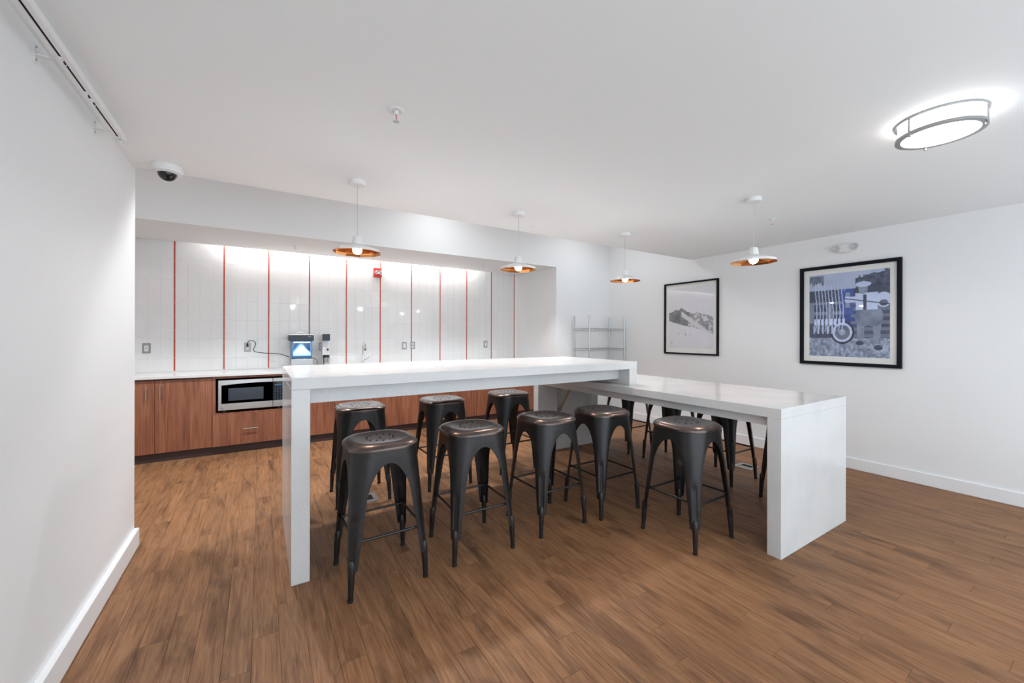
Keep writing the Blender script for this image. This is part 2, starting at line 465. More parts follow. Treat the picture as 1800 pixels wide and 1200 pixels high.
add_box(br, 3.00 - lo[0], 3.04 - lo[0], 3.46 - lo[1], 3.755 - lo[1], .846, .8543)
obj('bracket', br, M['steel'], low)

# ------------------------------------------------------------------ bar stools
ZTOP = .775
def hh(z): return .218 + (.187 - .218) * min(z, .74) / .74
def rr_(z): return .03 + (.125 - .03) * max(0, min(1, (z - .15) / .58)) ** 1.1
def rsq(bm, h, r, z, n=7):
    vs = []
    for q in range(4):
        a0 = q * PI / 2
        cxq, cyq = ((1, 1), (-1, 1), (-1, -1), (1, -1))[q]
        for i in range(n + 1):
            a = a0 + PI / 2 * i / n
            vs.append(bm.verts.new((cxq * (h - r) + r * math.cos(a), cyq * (h - r) + r * math.sin(a), z)))
    return vs
def loft(bm, rings, cap0=False, cap1=False, mi=None):
    for i, (a, b) in enumerate(zip(rings, rings[1:])):
        n = len(a)
        for k in range(n):
            f = bm.faces.new((a[k], a[(k + 1) % n], b[(k + 1) % n], b[k]))
            if mi: f.material_index = mi[i]
    if cap0: bm.faces.new(rings[0][::-1])
    if cap1: bm.faces.new(rings[-1])
ZA = .672
def leg_mesh():
    bm = bmesh.new()
    zs = [.150, .165, .18, .20, .225, .26, .30, .34, .37, .385, .40, .415, .44, .475, .51, .54, .57, .595, .615, .632, .646, .657, .665, .670, ZA, .70]
    ns = 16
    grid = []
    for z in zs:
        h, r = hh(z), rr_(z)
        L = r * PI / 4 + h - r
        wb = .036 + (.058 - .036) * (z - .15) / (.47 - .15)
        if z <= .47: w = wb
        elif z < ZA:
            wz = .058 + .012 * (z - .47) / (ZA - .47)
            o0 = L - wz
            w = L - o0 * math.sqrt(max(0, 1 - ((z - .47) / (ZA - .47)) ** 2.3))
        else: w = L
        row = []
        for i in range(ns + 1):
            t = -1 + 2 * i / ns
            s = w * math.copysign(abs(t) ** 1.15, t)
            q = r * PI / 4
            if abs(s) <= q:
                a = PI / 4 + s / r
                x, y = h - r + r * math.cos(a), h - r + r * math.sin(a)
            elif s > 0: x, y = h - r - (s - q), h
            else: x, y = h, h - r - (-s - q)
            # pressed groove down the outer corner
            mz = max(0, min(1, (z - .165) / .03)) * max(0, min(1, (.425 - z) / .03))
            ms = max(0, min(1, (.019 - abs(s)) / .009))
            d = .008 * mz * ms
            row.append((x - d * .707, y - d * .707, z))
        grid.append(row)
    V = [[bm.verts.new(p) for p in row] for row in grid]
    faces = []
    for a, b in zip(V, V[1:]):
        for k in range(ns): faces.append(bm.faces.new((a[k], a[k + 1], b[k + 1], b[k])))
    bmesh.ops.recalc_face_normals(bm, faces=faces)
    nrm = sum((f.normal.dot(Vector((1, 1, 0))) for f in faces))
    if nrm < 0: bmesh.ops.reverse_faces(bm, faces=faces)
    bm.normal_update()
    bmesh.ops.solidify(bm, geom=faces, thickness=.003)
    # closed tapered foot
    pts, rad = [], []
    for z, r in ((.205, .010), (.185, .0185), (.15, .0180), (.08, .0155), (.012, .0130)):
        rz_ = rr_(z); ext = (hh(z) - rz_) * 1.41421 + rz_ + .0006
        d = max((ext - r) / 1.41421, hh(z) - .0165)
        pts.append((d, d, z)); rad.append(r)
    add_tube(bm, pts, rad, 10)
    return bm
def mirrored(me, sx, sy):
    m2 = me.copy()
    m2.transform(Matrix.Diagonal((sx, sy, 1, 1)))
    if sx * sy < 0: m2.flip_normals()
    return m2
leg_me = mesh_of(leg_mesh(), 'leg', M['gun'], smooth=True, angle=45)
cap_me = mesh_of(lathe([(.0145, 0), (.015, .004), (.0145, .014)], 10, cx=hh(0) - .0165, cy=hh(0) - .0165), 'foot_cap', M['rubber'])
STOOL_GROUP = 'metal bar stools around the white tables'
def make_stool(label):
    t = thing('bar_stool', label, 'stool', (0, 0, 0), 0, STOOL_GROUP)
    for sx, sy in ((1, 1), (-1, 1), (-1, -1), (1, -1)):
        l = obj('leg', mirrored(leg_me, sx, sy), None, t)
        obj('foot_cap', mirrored(cap_me, sx, sy), None, l)
    bm = bmesh.new()
    loft(bm, [rsq(bm, hh(.70), rr_(.70), .6995), rsq(bm, hh(.74), .127, .738), rsq(bm, hh(.74) - .003, .124, .738), rsq(bm, hh(.70) - .003, rr_(.70) - .003, .6995)])
    obj('skirt', bm, M['gun'], t, smooth=True)
    bm = bmesh.new()
    prof = [(.186, .128, .737), (.1945, .134, .738), (.1950, .134, .749), (.1935, .133, .755), (.186, .128, .763), (.175, .122, .7705), (.162, .115, .7742), (.150, .107, .7750), (.135, .097, .774), (.10, .075, .7712), (.05, .04, .7700)]
    rings = [rsq(bm, h, min(r, h - .001), z) for h, r, z in prof]
    loft(bm, rings, True, True, mi=[0, 0, 1, 1, 1, 1, 0, 0, 0, 0])
    seat = obj('seat', bm, [M['gunseat'], M['gunedge']], t, smooth=True, angle=60)
    bm = bmesh.new()
    for k in range(12):
        a = 2 * PI * k / 12
        add_lathe(bm, [(.0052, .7704), (.0052, .7722), (0, .7722)], 8, cx=.075 * math.cos(a), cy=.075 * math.sin(a))
    add_lathe(bm, [(.0065, .7690), (.0065, .7708), (0, .7708)], 8)
    obj('vent_hole', bm, M['hole'], seat)['kind'] = 'stuff'
    for sgn in (-1, 1):
        z = .285; d = hh(z) - .025
        obj('stretcher', tube([(-d, sgn * d, z), (d, sgn * d, z)], .0072, 8), M['gun'], t, smooth=True)
        z = .300; d = hh(z) - .025
        obj('stretcher', tube([(sgn * d, -d, z), (sgn * d, d, z)], .0072, 8), M['gun'], t, smooth=True)
    return t
STOOLS = [
    (.590, 2.373, 0.02, 'dark bar stool on the camera side, nearest the left end of the tall table'),
    (1.180, 2.380, -.02, 'dark bar stool with brownish perforated seat, second from left in front row'),
    (1.800, 2.385, .03, 'dark bar stool third from left in the front row of the tall table'),
    (2.335, 2.355, .0, 'dark bar stool tucked in where the two white tables cross, fourth in front row'),
    (2.500, 1.705, .0, 'copper rubbed bar stool by itself on the left side of the lower table'),
    (.722, 3.575, -.03, 'leftmost of the three stools on the kitchen side of the tall table'),
    (1.448, 3.540, .02, 'middle of the three stools on the kitchen side of the tall table'),
    (2.200, 3.575, .0, 'rightmost of the three stools on the kitchen side of the tall table'),
    (3.800, 1.555, .02, 'nearest stool on the far right side of the lower table, by its end panel'),
    (3.812, 2.205, -.02, 'stool on the far right side of lower table, second from its end panel'),
    (3.832, 2.808, .03, 'stool on the far right side of lower table, third from its end panel'),
    (3.800, 3.395, .0, 'stool on the far right side of lower table, farthest back near wire rack'),
]
st0 = None
for x, y, rz, lab in STOOLS:
    if st0 is None:
        st0 = make_stool(lab); st0.location = (x, y, 0); st0.rotation_euler = (0, 0, rz)
    else:
        dup(st0, (x, y, 0), rz, lab)

# ------------------------------------------------------------------ kitchen base units
DF = 5.60                                     # door face
def bar_handle(parent, x0, z0, x1, z1, y=DF):
    bm = bmesh.new()
    d = Vector((x1 - x0, 0, z1 - z0)); n = d.normalized()
    add_tube(bm, [(x0, y - .030, z0), (x1, y - .030, z1)], .006, 8)
    for q in (.18, .82):
        add_tube(bm, [(x0 + d.x * q, y - .030, z0 + d.z * q), (x0 + d.x * q, y + .001, z0 + d.z * q)], .005, 6)
    return obj('handle', bm, M['nickel'], parent, smooth=True)
def cabinet(label, x0, x1):
    t = thing('base_cabinet', label, 'cabinet', (0, 0, 0), 0, 'walnut base cabinets under the counter')
    obj('carcass', box(x0 + .001, x1 - .001, DF + .020, 6.164, .10, .8865), M['carcass'], t)
    return t
CABG = 'walnut base cabinets under the counter'
def door(t, x0, x1, hx=None, z0=.098, z1=.870):
    d = obj('door', box(x0 + .0016, x1 - .0016, DF, DF + .0195, z0, z1, .001), M['walnut'], t)
    if hx is not None: bar_handle(d, hx, .672, hx, .818)
    return d
c = cabinet('walnut two-door base cabinet at the far left of the counter, bar handles side by side', -1.432, -.454)
door(c, -1.432, -.943, -1.008); door(c, -.943, -.454, -.897)
c = cabinet('walnut base cabinet hidden mostly behind the left wall', -2.41, -1.432)
door(c, -2.41, -1.921, -1.99); door(c, -1.921, -1.432, -1.86)
c = thing('base_cabinet', 'walnut base unit with an open microwave niche above one wide drawer', 'cabinet', (0, 0, 0), 0, CABG)
X0, X1 = -.454, .33
obj('side_panel', box(X0 + .001, X0 + .029, DF + .001, 6.164, .10, .8865), M['walnut'], c)
obj('side_panel', box(X1 - .029, X1 - .001, DF + .001, 6.164, .10, .8865), M['walnut'], c)
obj('niche_shelf', box(X0 + .029, X1 - .029, DF + .001, 6.164, .452, .468), M['walnut'], c)
obj('top_rail', box(X0 + .029, X1 - .029, DF + .001, 6.164, .862, .8865), M['walnut'], c)
obj('back_panel', box(X0 + .029, X1 - .029, 6.14, 6.164, .468, .862), M['carcass'], c)
obj('drawer_box', box(X0 + .029, X1 - .029, DF + .022, 6.164, .10, .452), M['carcass'], c)
dr = obj('drawer', box(X0 + .006, X1 - .004, DF - .019, DF + .0005, .098, .450, .001), M['walnut'], c)
bar_handle(dr, -.165, .276, -.018, .276, DF - .019)
for x0, x1, lab in ((.33, 1.31, 'walnut two-door base cabinet right of the microwave, seen beneath the tall table'),
                    (1.31, 2.29, 'walnut two-door base cabinet at the middle of the counter, seen between the rear stools'),
                    (2.29, 3.27, 'walnut two-door base cabinet behind the rear right stool'),
                    (3.27, 3.975, 'walnut base cabinet at the right end of the counter by the white wall')):
    c = cabinet(lab, x0, x1)
    m = x0 + .49 if x1 - x0 > .9 else (x0 + x1) / 2
    door(c, x0, m, m - .045); door(c, m, x1, m + .045)
tk = obj('toe_kick', box(KL, RET - .002, 5.631, 5.645, 0.0002, .0975), M['toe']); tag(tk, 'dark brown toe kick strip running along the floor under the walnut cabinets', 'toe kick')
ct = obj('worktop', box(KL, RET - .001, 5.57, TILE - .0015, .8870, CT - .0005, .002), M['quartz']); tag(ct, 'long white quartz worktop along the tiled kitchen wall', 'worktop')

# microwave
mw = thing('microwave', 'stainless steel microwave with black glass door set in the walnut niche', 'microwave', (0, 0, 0))
MX0, MX1, MZ0, MZ1, MF = -.400, .252, .4995, .842, 5.585
obj('body', box(MX0 + .004, MX1 - .004, MF + .03, 6.05, MZ0 + .003, MZ1 - .003, .002), M['black'], mw)
obj('foot', add_box(box(MX0 + .04, MX0 + .07, 5.64, 5.67, .468, MZ0 + .003), MX1 - .07, MX1 - .04, 5.64, 5.67, .468, MZ0 + .003), M['black'], mw)
md = obj('door', box(MX0, .130, MF, MF + .029, MZ0, MZ1, .002), M['steel'], mw)
g = bmesh.new()
n = 14
xa, xb = MX0 + .030, .130
top = lambda x: MZ1 - .062 + .022 * (1 - ((x - .02) / .43) ** 2)
vs = [g.verts.new((xa, MF - .002, .575))] + [g.verts.new((xb, MF - .002, .575))] + [g.verts.new((xb - (xb - xa) * i / n, MF - .002, top(xb - (xb - xa) * i / n))) for i in range(n + 1)]
g.faces.new(vs); bmesh.ops.solidify(g, geom=list(g.faces), thickness=.003)
gp = obj('door_glass', g, M['blackgloss'], md)
obj('window', box(MX0 + .095, .035, MF - .006, MF - .0049, .606, MZ1 - .095, .0004), M['darkwin'], gp)
em = obj('emblem', lathe([(.015, 0), (.015, .0025), (.011, .0035), (0, .0035)], 20), M['nickel'], md); em.location = (MX0 + .037, MF, MZ0 + .030); em.rotation_euler = (PI / 2, 0, 0)
cp = obj('control_panel', box(.1335, MX1, MF, MF + .029, MZ0, MZ1, .002), M['steel'], mw)
obj('keypad', box(.134, MX1 - .018, MF - .002, MF + .001, .575, MZ1 - .040, .0006), M['blackgloss'], cp)
kb = bmesh.new()
for r in range(7):
    for k in range(3):
        x = .146 + .029 * k; z = .590 + .0215 * r
        add_box(kb, x, x + .012, MF - .0026, MF - .0019, z, z + .005)
add_box(kb, .150, .222, MF - .0026, MF - .0019, .755, .764)
obj('key_print', kb, M['keyblue'], cp)['kind'] = 'stuff'
obj('open_button', box(.145, MX1 - .02, MF - .003, MF, MZ0 + .02, MZ0 + .055, .001), M['steel'], cp)

# ------------------------------------------------------------------ counter appliances
im = thing('ice_maker', 'countertop nugget ice maker with a blue lit window and steel base', 'ice maker', (.449, 5.75, CT))
def bx(x0, x1, y0, y1, z0, z1, bev=.0): return box(x0 - .449, x1 - .449, y0 - 5.75, y1 - 5.75, z0 - CT, z1 - CT, bev)
obj('base', bx(.322, .588, 5.76, 6.06, CT + .004, 1.064, .012), M['steel'], im, smooth=True)
obj('foot', bx(.335, .575, 5.78, 6.04, CT, CT + .005), M['black'], im)
hd = obj('head', bx(.309, .589, 5.75, 6.06, 1.280, 1.352, .006), M['navy'], im)
obj('lid', bx(.312, .586, 5.755, 6.055, 1.3525, 1.368, .005), M['white'], im)
obj('lid_handle', tube([(.39 - .449, .13, 1.367 - CT), (.42 - .449, .13, 1.388 - CT), (.46 - .449, .13, 1.392 - CT), (.50 - .449, .13, 1.367 - CT)], .008, 8), M['white'], im, smooth=True)
kn = bmesh.new()
for x in (.525, .545): add_box(kn, x - .449, x + .009 - .449, -.0015, .001, 1.333 - CT, 1.341 - CT)
obj('button', kn, M['greyplate'], hd)['kind'] = 'stuff'
sb = bmesh.new()                                              # ice compartment: open-fronted shell
add_box(sb, -.112, -.100, .012, .30, 1.0645 - CT, 1.2795 - CT); add_box(sb, .108, .120, .012, .30, 1.0645 - CT, 1.2795 - CT)
add_box(sb, -.100, .108, .29, .30, 1.0645 - CT, 1.2795 - CT); add_box(sb, -.100, .108, .012, .29, 1.0645 - CT, 1.090 - CT); add_box(sb, -.100, .108, .012, .29, 1.272 - CT, 1.2795 - CT)
obj('compartment', sb, M['icebox'], im)
obj('ice_light', box(-.085, .093, .014, .030, 1.262 - CT, 1.2715 - CT), M['iceled'], im)
ic = bmesh.new()
nx, ny = 22, 12
V = []
for j in range(ny + 1):
    row = []
    for i in range(nx + 1):
        u, v = i / nx, j / ny
        x = -.099 + .206 * u; y = .03 + .255 * v
        z = .190 + (.085 + .065 * v) * math.exp(-((u - .5) / .40) ** 2) + .02 * v + .006 * math.sin(37 * u + 11 * v) * math.cos(23 * v - 9 * u)
        row.append(ic.verts.new((x, y, min(z, .335))))
    V.append(row)
for j in range(ny):
    for i in range(nx): ic.faces.new((V[j][i], V[j][i + 1], V[j + 1][i + 1], V[j + 1][i]))
fr = [ic.verts.new((-.099 + .206 * i / nx, .03, .173)) for i in range(nx + 1)]
for i in range(nx): ic.faces.new((fr[i], fr[i + 1], V[0][i + 1], V[0][i]))
o = obj('ice', ic, M['ice'], im, smooth=True, angle=180); o['kind'] = 'stuff'
wf = bmesh.new()
add_box(wf, -.100, -.095, .006, .0115, 1.090 - CT, 1.272 - CT); add_box(wf, .103, .108, .006, .0115, 1.090 - CT, 1.272 - CT)
add_box(wf, -.095, .103, .006, .0115, 1.090 - CT, 1.095 - CT); add_box(wf, -.095, .103, .006, .0115, 1.267 - CT, 1.272 - CT)
obj('window_rim', wf, M['iceglass'], im)
obj('window', bx(.355, .551, 5.7575, 5.7585, 1.096, 1.266), M['glass'], im)

ds = thing('drink_dispenser', 'slim white countertop drink dispenser with black head, right of the ice maker', 'dispenser', (.752, 5.86, CT))
def dx(x0, x1, y0, y1, z0, z1, bev=.0): return box(x0 - .752, x1 - .752, y0 - 5.86, y1 - 5.86, z0 - CT, z1 - CT, bev)
obj('column', dx(.709, .794, 5.93, 6.06, CT, 1.37, .006), M['white'], ds)
obj('head', dx(.709, .794, 5.845, 5.931, 1.282, 1.371, .005), M['navy'], ds)
obj('spout', lathe([(.009, 1.150 - CT), (.012, 1.164 - CT), (.012, 1.170 - CT)], 12, cx=.024, cy=.055), M['black'], ds)
obj('spout_arm', dx(.764, .788, 5.905, 5.931, 1.170, 1.185, .003), M['greyplate'], ds)
tu = thing('steel_tumbler', 'small steel tumbler with black lid standing under the drink dispenser', 'tumbler', (.752, 5.888, CT))
obj('cup', lathe([(.034, 0), (.040, .02), (.041, .138), (.038, .139)], 28), M['steel'], tu, smooth=True)
obj('lid', lathe([(.042, .139), (.042, .168), (.038, .172), (0, .172)], 28), M['black'], tu, smooth=True)
obj('lid_tab', box(.043, .060, -.006, .006, .115, .130, .003), M['greyplate'], tu)

fa = thing('faucet', 'chrome kitchen faucet with side lever rising behind the tall table', 'faucet', (1.252, 6.02, CT))
obj('base', lathe([(.026, 0), (.026, .012), (.019, .02)], 20), M['chrome'], fa, smooth=True)
obj('body', lathe([(.017, .02), (.017, .17), (.014, .18)], 20), M['chrome'], fa, smooth=True)
arc = [(0, 0, .17), (0, 0, .27)] + [(0, -.075 + .075 * math.cos(a), .27 + .075 * math.sin(a)) for a in np.linspace(.3, PI, 9)]
obj('spout', tube(arc + [(0, -.15, .25)], .010, 10), M['chrome'], fa, smooth=True)
obj('spray_head', lathe([(.013, .22), (.016, .235), (.016, .262), (.011, .268)], 16, cx=0, cy=-.15), M['plate'], fa, smooth=True)
obj('lever', tube([(.012, 0, .075), (.045, -.005, .095), (.085, -.012, .125)], [.009, .007, .006], 8), M['chrome'], fa, smooth=True)

# ------------------------------------------------------------------ outlets, switch, cords, alarm
OUTG = 'electrical plates on the tiled wall'
def outlet(label, xc, zc, kind='duplex'):
    t = thing('power_outlet' if kind != 'switch' else 'light_switch', label, 'outlet' if kind != 'switch' else 'switch', (xc, TILE, zc), 0, OUTG)
    obj('cover_plate', box(-.037, .037, -.005, .0, -.058, .058, .0015), M['plate'], t)
    if kind == 'duplex':
        for dz in (-.021, .021):
            f = bmesh.new()
            add_lathe(f, [(.0165, 0), (.0165, .003), (0, .003)], 18, sy=.85)
            o = obj('socket', f, M['socket'], t, smooth=True); o.location = (0, -.005, dz); o.rotation_euler = (PI / 2, 0, 0)
            sl = bmesh.new()
            for dx_ in (-.006, .006): add_box(sl, dx_ - .0012, dx_ + .0012, -.003, .004, .003, .0036)
            obj('slot', sl, M['hole'], o)['kind'] = 'stuff'
    else:
        ins = obj('insert', box(-.0175, .0175, -.0085, -.004, -.034, .034, .001), M['socket'], t)
        if kind == 'gfci':
            b2 = bmesh.new()
            for dz in (-.02, .02):
                for dx_ in (-.006, .006): add_box(b2, dx_ - .0014, dx_ + .0014, -.0091, -.0084, dz - .005, dz + .005)
            add_box(b2, -.006, .006, -.0091, -.0084, -.004, .004)
            obj('slot', b2, M['hole'], ins)['kind'] = 'stuff'
        elif kind == 'toggle':
            obj('toggle', box(-.005, .005, -.016, -.008, -.004, .010, .001), M['white'], ins)
    return t
outlet('steel-plated outlet with white insert at the far left of the tiled wall', -1.1115, 1.199, 'gfci')
outlet('steel-plated duplex outlet with the black ice maker plug in its upper socket', -.1375, 1.200)
outlet('steel-plated duplex outlet half hidden behind the white drink dispenser', .727, 1.195)
outlet('single steel-plated switch left of the outlet on the red tile strip', 1.899, 1.194, 'switch')
outlet('steel-plated duplex outlet set over a red tile strip right of the faucet', 2.032, 1.197)
outlet('steel-plated white rocker switch at the right end of the tiled wall', 3.331, 1.201, 'switch')

def smooth_pts(p, n=6):
    p = [Vector(q) for q in p]; out = []
    P = [p[0]] + p + [p[-1]]
    for i in range(1, len(P) - 2):
        for k in range(n):
            t = k / n
            a, b, c2, d = P[i - 1], P[i], P[i + 1], P[i + 2]
            out.append(.5 * ((2 * b) + (c2 - a) * t + (2 * a - 5 * b + 4 * c2 - d) * t * t + (3 * b - a - 3 * c2 + d) * t ** 3))
    out.append(p[-1]); return out
def loc_im(p, o): return tuple(p[k] + o[k] - (.449, 5.75, CT)[k] for k in range(3))
o1 = (-.1375, TILE - .009, 1.221)
cpts = [(0, -.027, .030), (.014, -.028, .055), (.038, -.03, .064), (.070, -.03, .055), (.088, -.03, .030), (.086, -.03, .002), (.070, -.03, -.035), (.066, -.03, -.058), (.080, -.032, -.078), (.115, -.04, -.088), (.20, -.06, -.100), (.30, -.09, -.105), (.38, -.13, -.120), (.455, -.18, -.150)]
cd = obj('power_cord', tube(smooth_pts([loc_im(p, o1) for p in cpts]), .0042, 8), M['cable'], im, smooth=True)
cd['label'] = 'black cord looping to the wall outlet'
obj('plug', tube([loc_im(p, o1) for p in [(0, .001, -.004), (0, -.012, -.003), (0, -.022, .006), (0, -.026, .024), (0, -.027, .034)]], [.013, .014, .012, .007, .004], 10), M['cable'], cd, smooth=True)
o2_ = (.589, 5.90, 1.05)
obj('side_cord', tube(smooth_pts([loc_im(p, o2_) for p in [(-.003, 0, 0), (.02, 0, .001), (.045, .01, -.02), (.058, .02, -.06), (.055, .03, -.128)]]), .004, 8), M['cable'], im, smooth=True)  # second cord, leaving the right side of the ice maker

al = thing('fire_alarm', 'red fire alarm strobe on the tiled wall beside a red tile strip', 'alarm', (1.484, TILE, 2.290))
obj('housing', box(-.058, .058, -.045, .0, -.068, .068, .004), M['red'], al)
o = obj('strobe', lathe([(.036, 0), (.036, .006), (.030, .018), (.016, .024), (0, .025)], 24), M['chrome'], al, smooth=True); o.location = (.012, -.045, 0); o.rotation_euler = (PI / 2, 0, 0)
o2 = obj('lens_plate', box(-.026, .050, -.047, -.0445, -.030, .030, .001), M['white'], al)
fc = bpy.data.curves.new('lettering', 'FONT'); fc.body = 'FIRE'; fc.size = .026; fc.align_x = 'CENTER'; fc.align_y = 'CENTER'; fc.extrude = .0004
ft0 = bpy.data.objects.new('lettering_curve', fc); C.objects.link(ft0); bpy.context.view_layer.update()
ft_me = bpy.data.meshes.new_from_object(ft0.evaluated_get(bpy.context.evaluated_depsgraph_get())); bpy.data.objects.remove(ft0)
ft = bpy.data.objects.new('lettering', ft_me); C.objects.link(ft)
ft.rotation_euler = (PI / 2, -PI / 2, 0); ft.location = (-.041, -.0457, 0); ft.parent = al
ft.data.materials.clear(); ft.data.materials.append(M['white']); ft['kind'] = 'stuff'

led = obj('led_strip', box(-.42, 3.05, 6.036, 6.052, 2.56, 2.575), M['led']); tag(led, 'warm linear cove light glowing above the tiled wall behind the soffit', 'light')
lb = obj('cove_channel', box(-.43, 3.06, 6.0302, 6.0358, 2.55, 2.585), M['white'], led)

# ------------------------------------------------------------------ pendants
def make_pendant(label, loc):
    t = thing('pendant_lamp', label, 'lamp', loc, 0, 'white faceted pendants with copper inside')
    Z = -CEIL
    obj('canopy', lathe([(.054, 2.4298 + Z), (.054, 2.404 + Z), (.050, 2.400 + Z), (0, 2.400 + Z)], 28), M['white'], t, smooth=True)
    obj('cord', tube([(0, 0, 2.401 + Z), (0, 0, 2.046 + Z)], .0022, 6), M['greyplate'], t)
    n = 10
    bm = bmesh.new()
    prof = [(.008, 2.052, 0), (.026, 2.047, 0), (.031, 2.038, 0), (.036, 1.992, 0), (.090, 1.974, .5), (.154, 1.952, 0), (.162, 1.934, 0)]
    def ringset(dr, dz):
        R = []
        for r, z, ph in prof:
            R.append([bm.verts.new(((r - dr) * math.cos(2 * PI * (k + ph) / n), (r - dr) * math.sin(2 * PI * (k + ph) / n), z + Z - dz)) for k in range(n)])
        return R
    def skin(R):
        for i, (a, b) in enumerate(zip(R, R[1:])):
            pa_, pb_ = prof[i][2], prof[i + 1][2]
            for k in range(n):
                k2 = (k + 1) % n
                if pa_ == pb_: bm.faces.new((a[k], a[k2], b[k2], b[k]))
                elif pb_ > pa_: bm.faces.new((a[k], a[k2], b[k])); bm.faces.new((a[k2], b[k2], b[k]))
                else: bm.faces.new((a[k], b[k2], b[k])); bm.faces.new((a[k], a[k2], b[k2]))
    R = ringset(0, 0); skin(R); bm.faces.new(R[0])
    obj('shade', bm, M['white'], t)
    bm = bmesh.new()
    prof[:] = prof[2:]
    R = ringset(.003, .002); skin(R); bm.faces.new(R[0])
    ring = [bm.verts.new((.1618 * math.cos(2 * PI * k / n), .1618 * math.sin(2 * PI * k / n), 1.9335 + Z)) for k in range(n)]
    for k in range(n): bm.faces.new((R[-1][k], R[-1][(k + 1) % n], ring[(k + 1) % n], ring[k]))
    obj('shade_lining', bm, M['copper'], t)
    b = bmesh.new(); bmesh.ops.create_uvsphere(b, u_segments=20, v_segments=12, radius=.031, matrix=Matrix.Translation((0, 0, 1.953 + Z)))
    obj('bulb', b, M['bulb'], t, smooth=True, angle=180)
    return t
p0 = make_pendant('leftmost white pendant lamp with copper lining, over left end of tall table', (.570, 2.93, CEIL))
dup(p0, (1.905, 2.93, CEIL), .3, 'second white pendant lamp from left, over the middle of the tall table')
dup(p0, (3.235, 2.925, CEIL), .15, 'white pendant lamp over the corner where both tables cross, above the rack')
dup(p0, (3.242, 1.637, CEIL), .42, 'rightmost white pendant lamp with copper lining, over the lower table')

# flush ceiling light
fl = thing('flush_light', 'round flush ceiling light with two brushed metal rings and glowing drum', 'light', (2.812, .549, CEIL))
def ringmesh(r0, r1, z0, z1, n=64):
    return lathe([(r0, z0), (r1, z0), (r1, z1), (r0, z1), (r0, z0)], n, close=False)
obj('upper_ring', ringmesh(.147, .161, -.011, -.0005), M['nickel'], fl, smooth=True)
obj('lower_ring', ringmesh(.137, .159, -.083, -.070), M['nickel'], fl, smooth=True)
obj('diffuser', lathe([(.147, -.002), (.147, -.073), (.139, -.080), (.10, -.086), (.05, -.089), (0, -.090)], 64), M['diffuser'], fl, smooth=True)
for k in range(3):
    a = 2.62 + 2 * PI * k / 3
    p = bmesh.new()
    add_tube(p, [(.1535 * math.cos(a), .1535 * math.sin(a), -.0105), (.1535 * math.cos(a), .1535 * math.sin(a), -.088)], .0055, 8)
    add_lathe(p, [(.007, -.094), (.007, -.0805)], 10, cx=.153 * math.cos(a), cy=.153 * math.sin(a))
    obj('post', p, M['nickel'], fl, smooth=True)

# ceiling fittings
dm = thing('security_camera', 'white dome security camera with smoked lens on the ceiling by the left wall', 'camera', (-.500, 3.315, CEIL))
obj('housing', lathe([(.078, -.0005), (.080, -.030), (.076, -.042), (.055, -.050), (0, -.050)], 36), M['white'], dm, smooth=True)
dome = bmesh.new(); bmesh.ops.create_uvsphere(dome, u_segments=28, v_segments=16, radius=.050, matrix=Matrix.Translation((0, 0, -.045)))
bmesh.ops.bisect_plane(dome, geom=list(dome.verts) + list(dome.edges) + list(dome.faces), plane_co=(0, 0, -.0505), plane_no=(0, 0, 1), clear_outer=True)
obj('dome', dome, M['blackgloss'], dm, smooth=True, angle=180)
sc_ = bmesh.new()
for a in (.2, 1.77, 3.34, 4.91): add_lathe(sc_, [(.004, -.0455), (.004, -.043)], 8, cx=.066 * math.cos(a), cy=.066 * math.sin(a))
obj('screw', sc_, M['plate'], dm)['kind'] = 'stuff'

def sprinkler(label, loc, s=1.0, bulb=True):
    t = thing('fire_sprinkler', label, 'sprinkler', loc, 0, 'fire sprinklers on the ceilings')
    obj('escutcheon', lathe([(.038 * s, -.0004), (.037 * s, -.004 * s), (.024 * s, -.007 * s), (.022 * s, -.003 * s), (0, -.003 * s)], 28), M['white'], t, smooth=True)
    obj('body', lathe([(.012 * s, -.003 * s), (.012 * s, -.018 * s), (.008 * s, -.022 * s), (0, -.022 * s)], 14), M['whiteplastic'], t, smooth=True)
    fr = bmesh.new()
    for q in (-1, 1): add_tube(fr, [(q * .009 * s, 0, -.02 * s), (q * .011 * s, 0, -.036 * s), (q * .003 * s, 0, -.052 * s)], .002 * s, 6)
    obj('yoke', fr, M['whiteplastic'], t)
    obj('glass_bulb', tube([(0, 0, -.021 * s), (0, 0, -.050 * s)], .0022 * s, 6), M['red'], t)
    obj('deflector', lathe([(.015 * s, -.053 * s), (.015 * s, -.0545 * s), (0, -.0545 * s)], 16), M['greyplate'], t)
    return t
sprinkler('white fire sprinkler alone in the middle of the near ceiling', (.545, 1.905, CEIL))
sprinkler('white fire sprinkler on the ceiling right of the rightmost pendant', (3.97, 1.84, CEIL), .85)
sprinkler('small fire sprinkler under the soffit left of the leftmost pendant', (.36, 5.57, 2.445), .8)
sprinkler('small fire sprinkler under the soffit left of the second pendant', (2.90, 5.45, 2.445), .8)
o = obj('ceiling_button', lathe([(.022, -.0004), (.021, -.005), (0, -.007)], 20), M['white'], smooth=True); o.location = (2.262, 3.227, CEIL)
tag(o, 'tiny white concealed sprinkler cap on the ceiling right of the second pendant', 'cap')

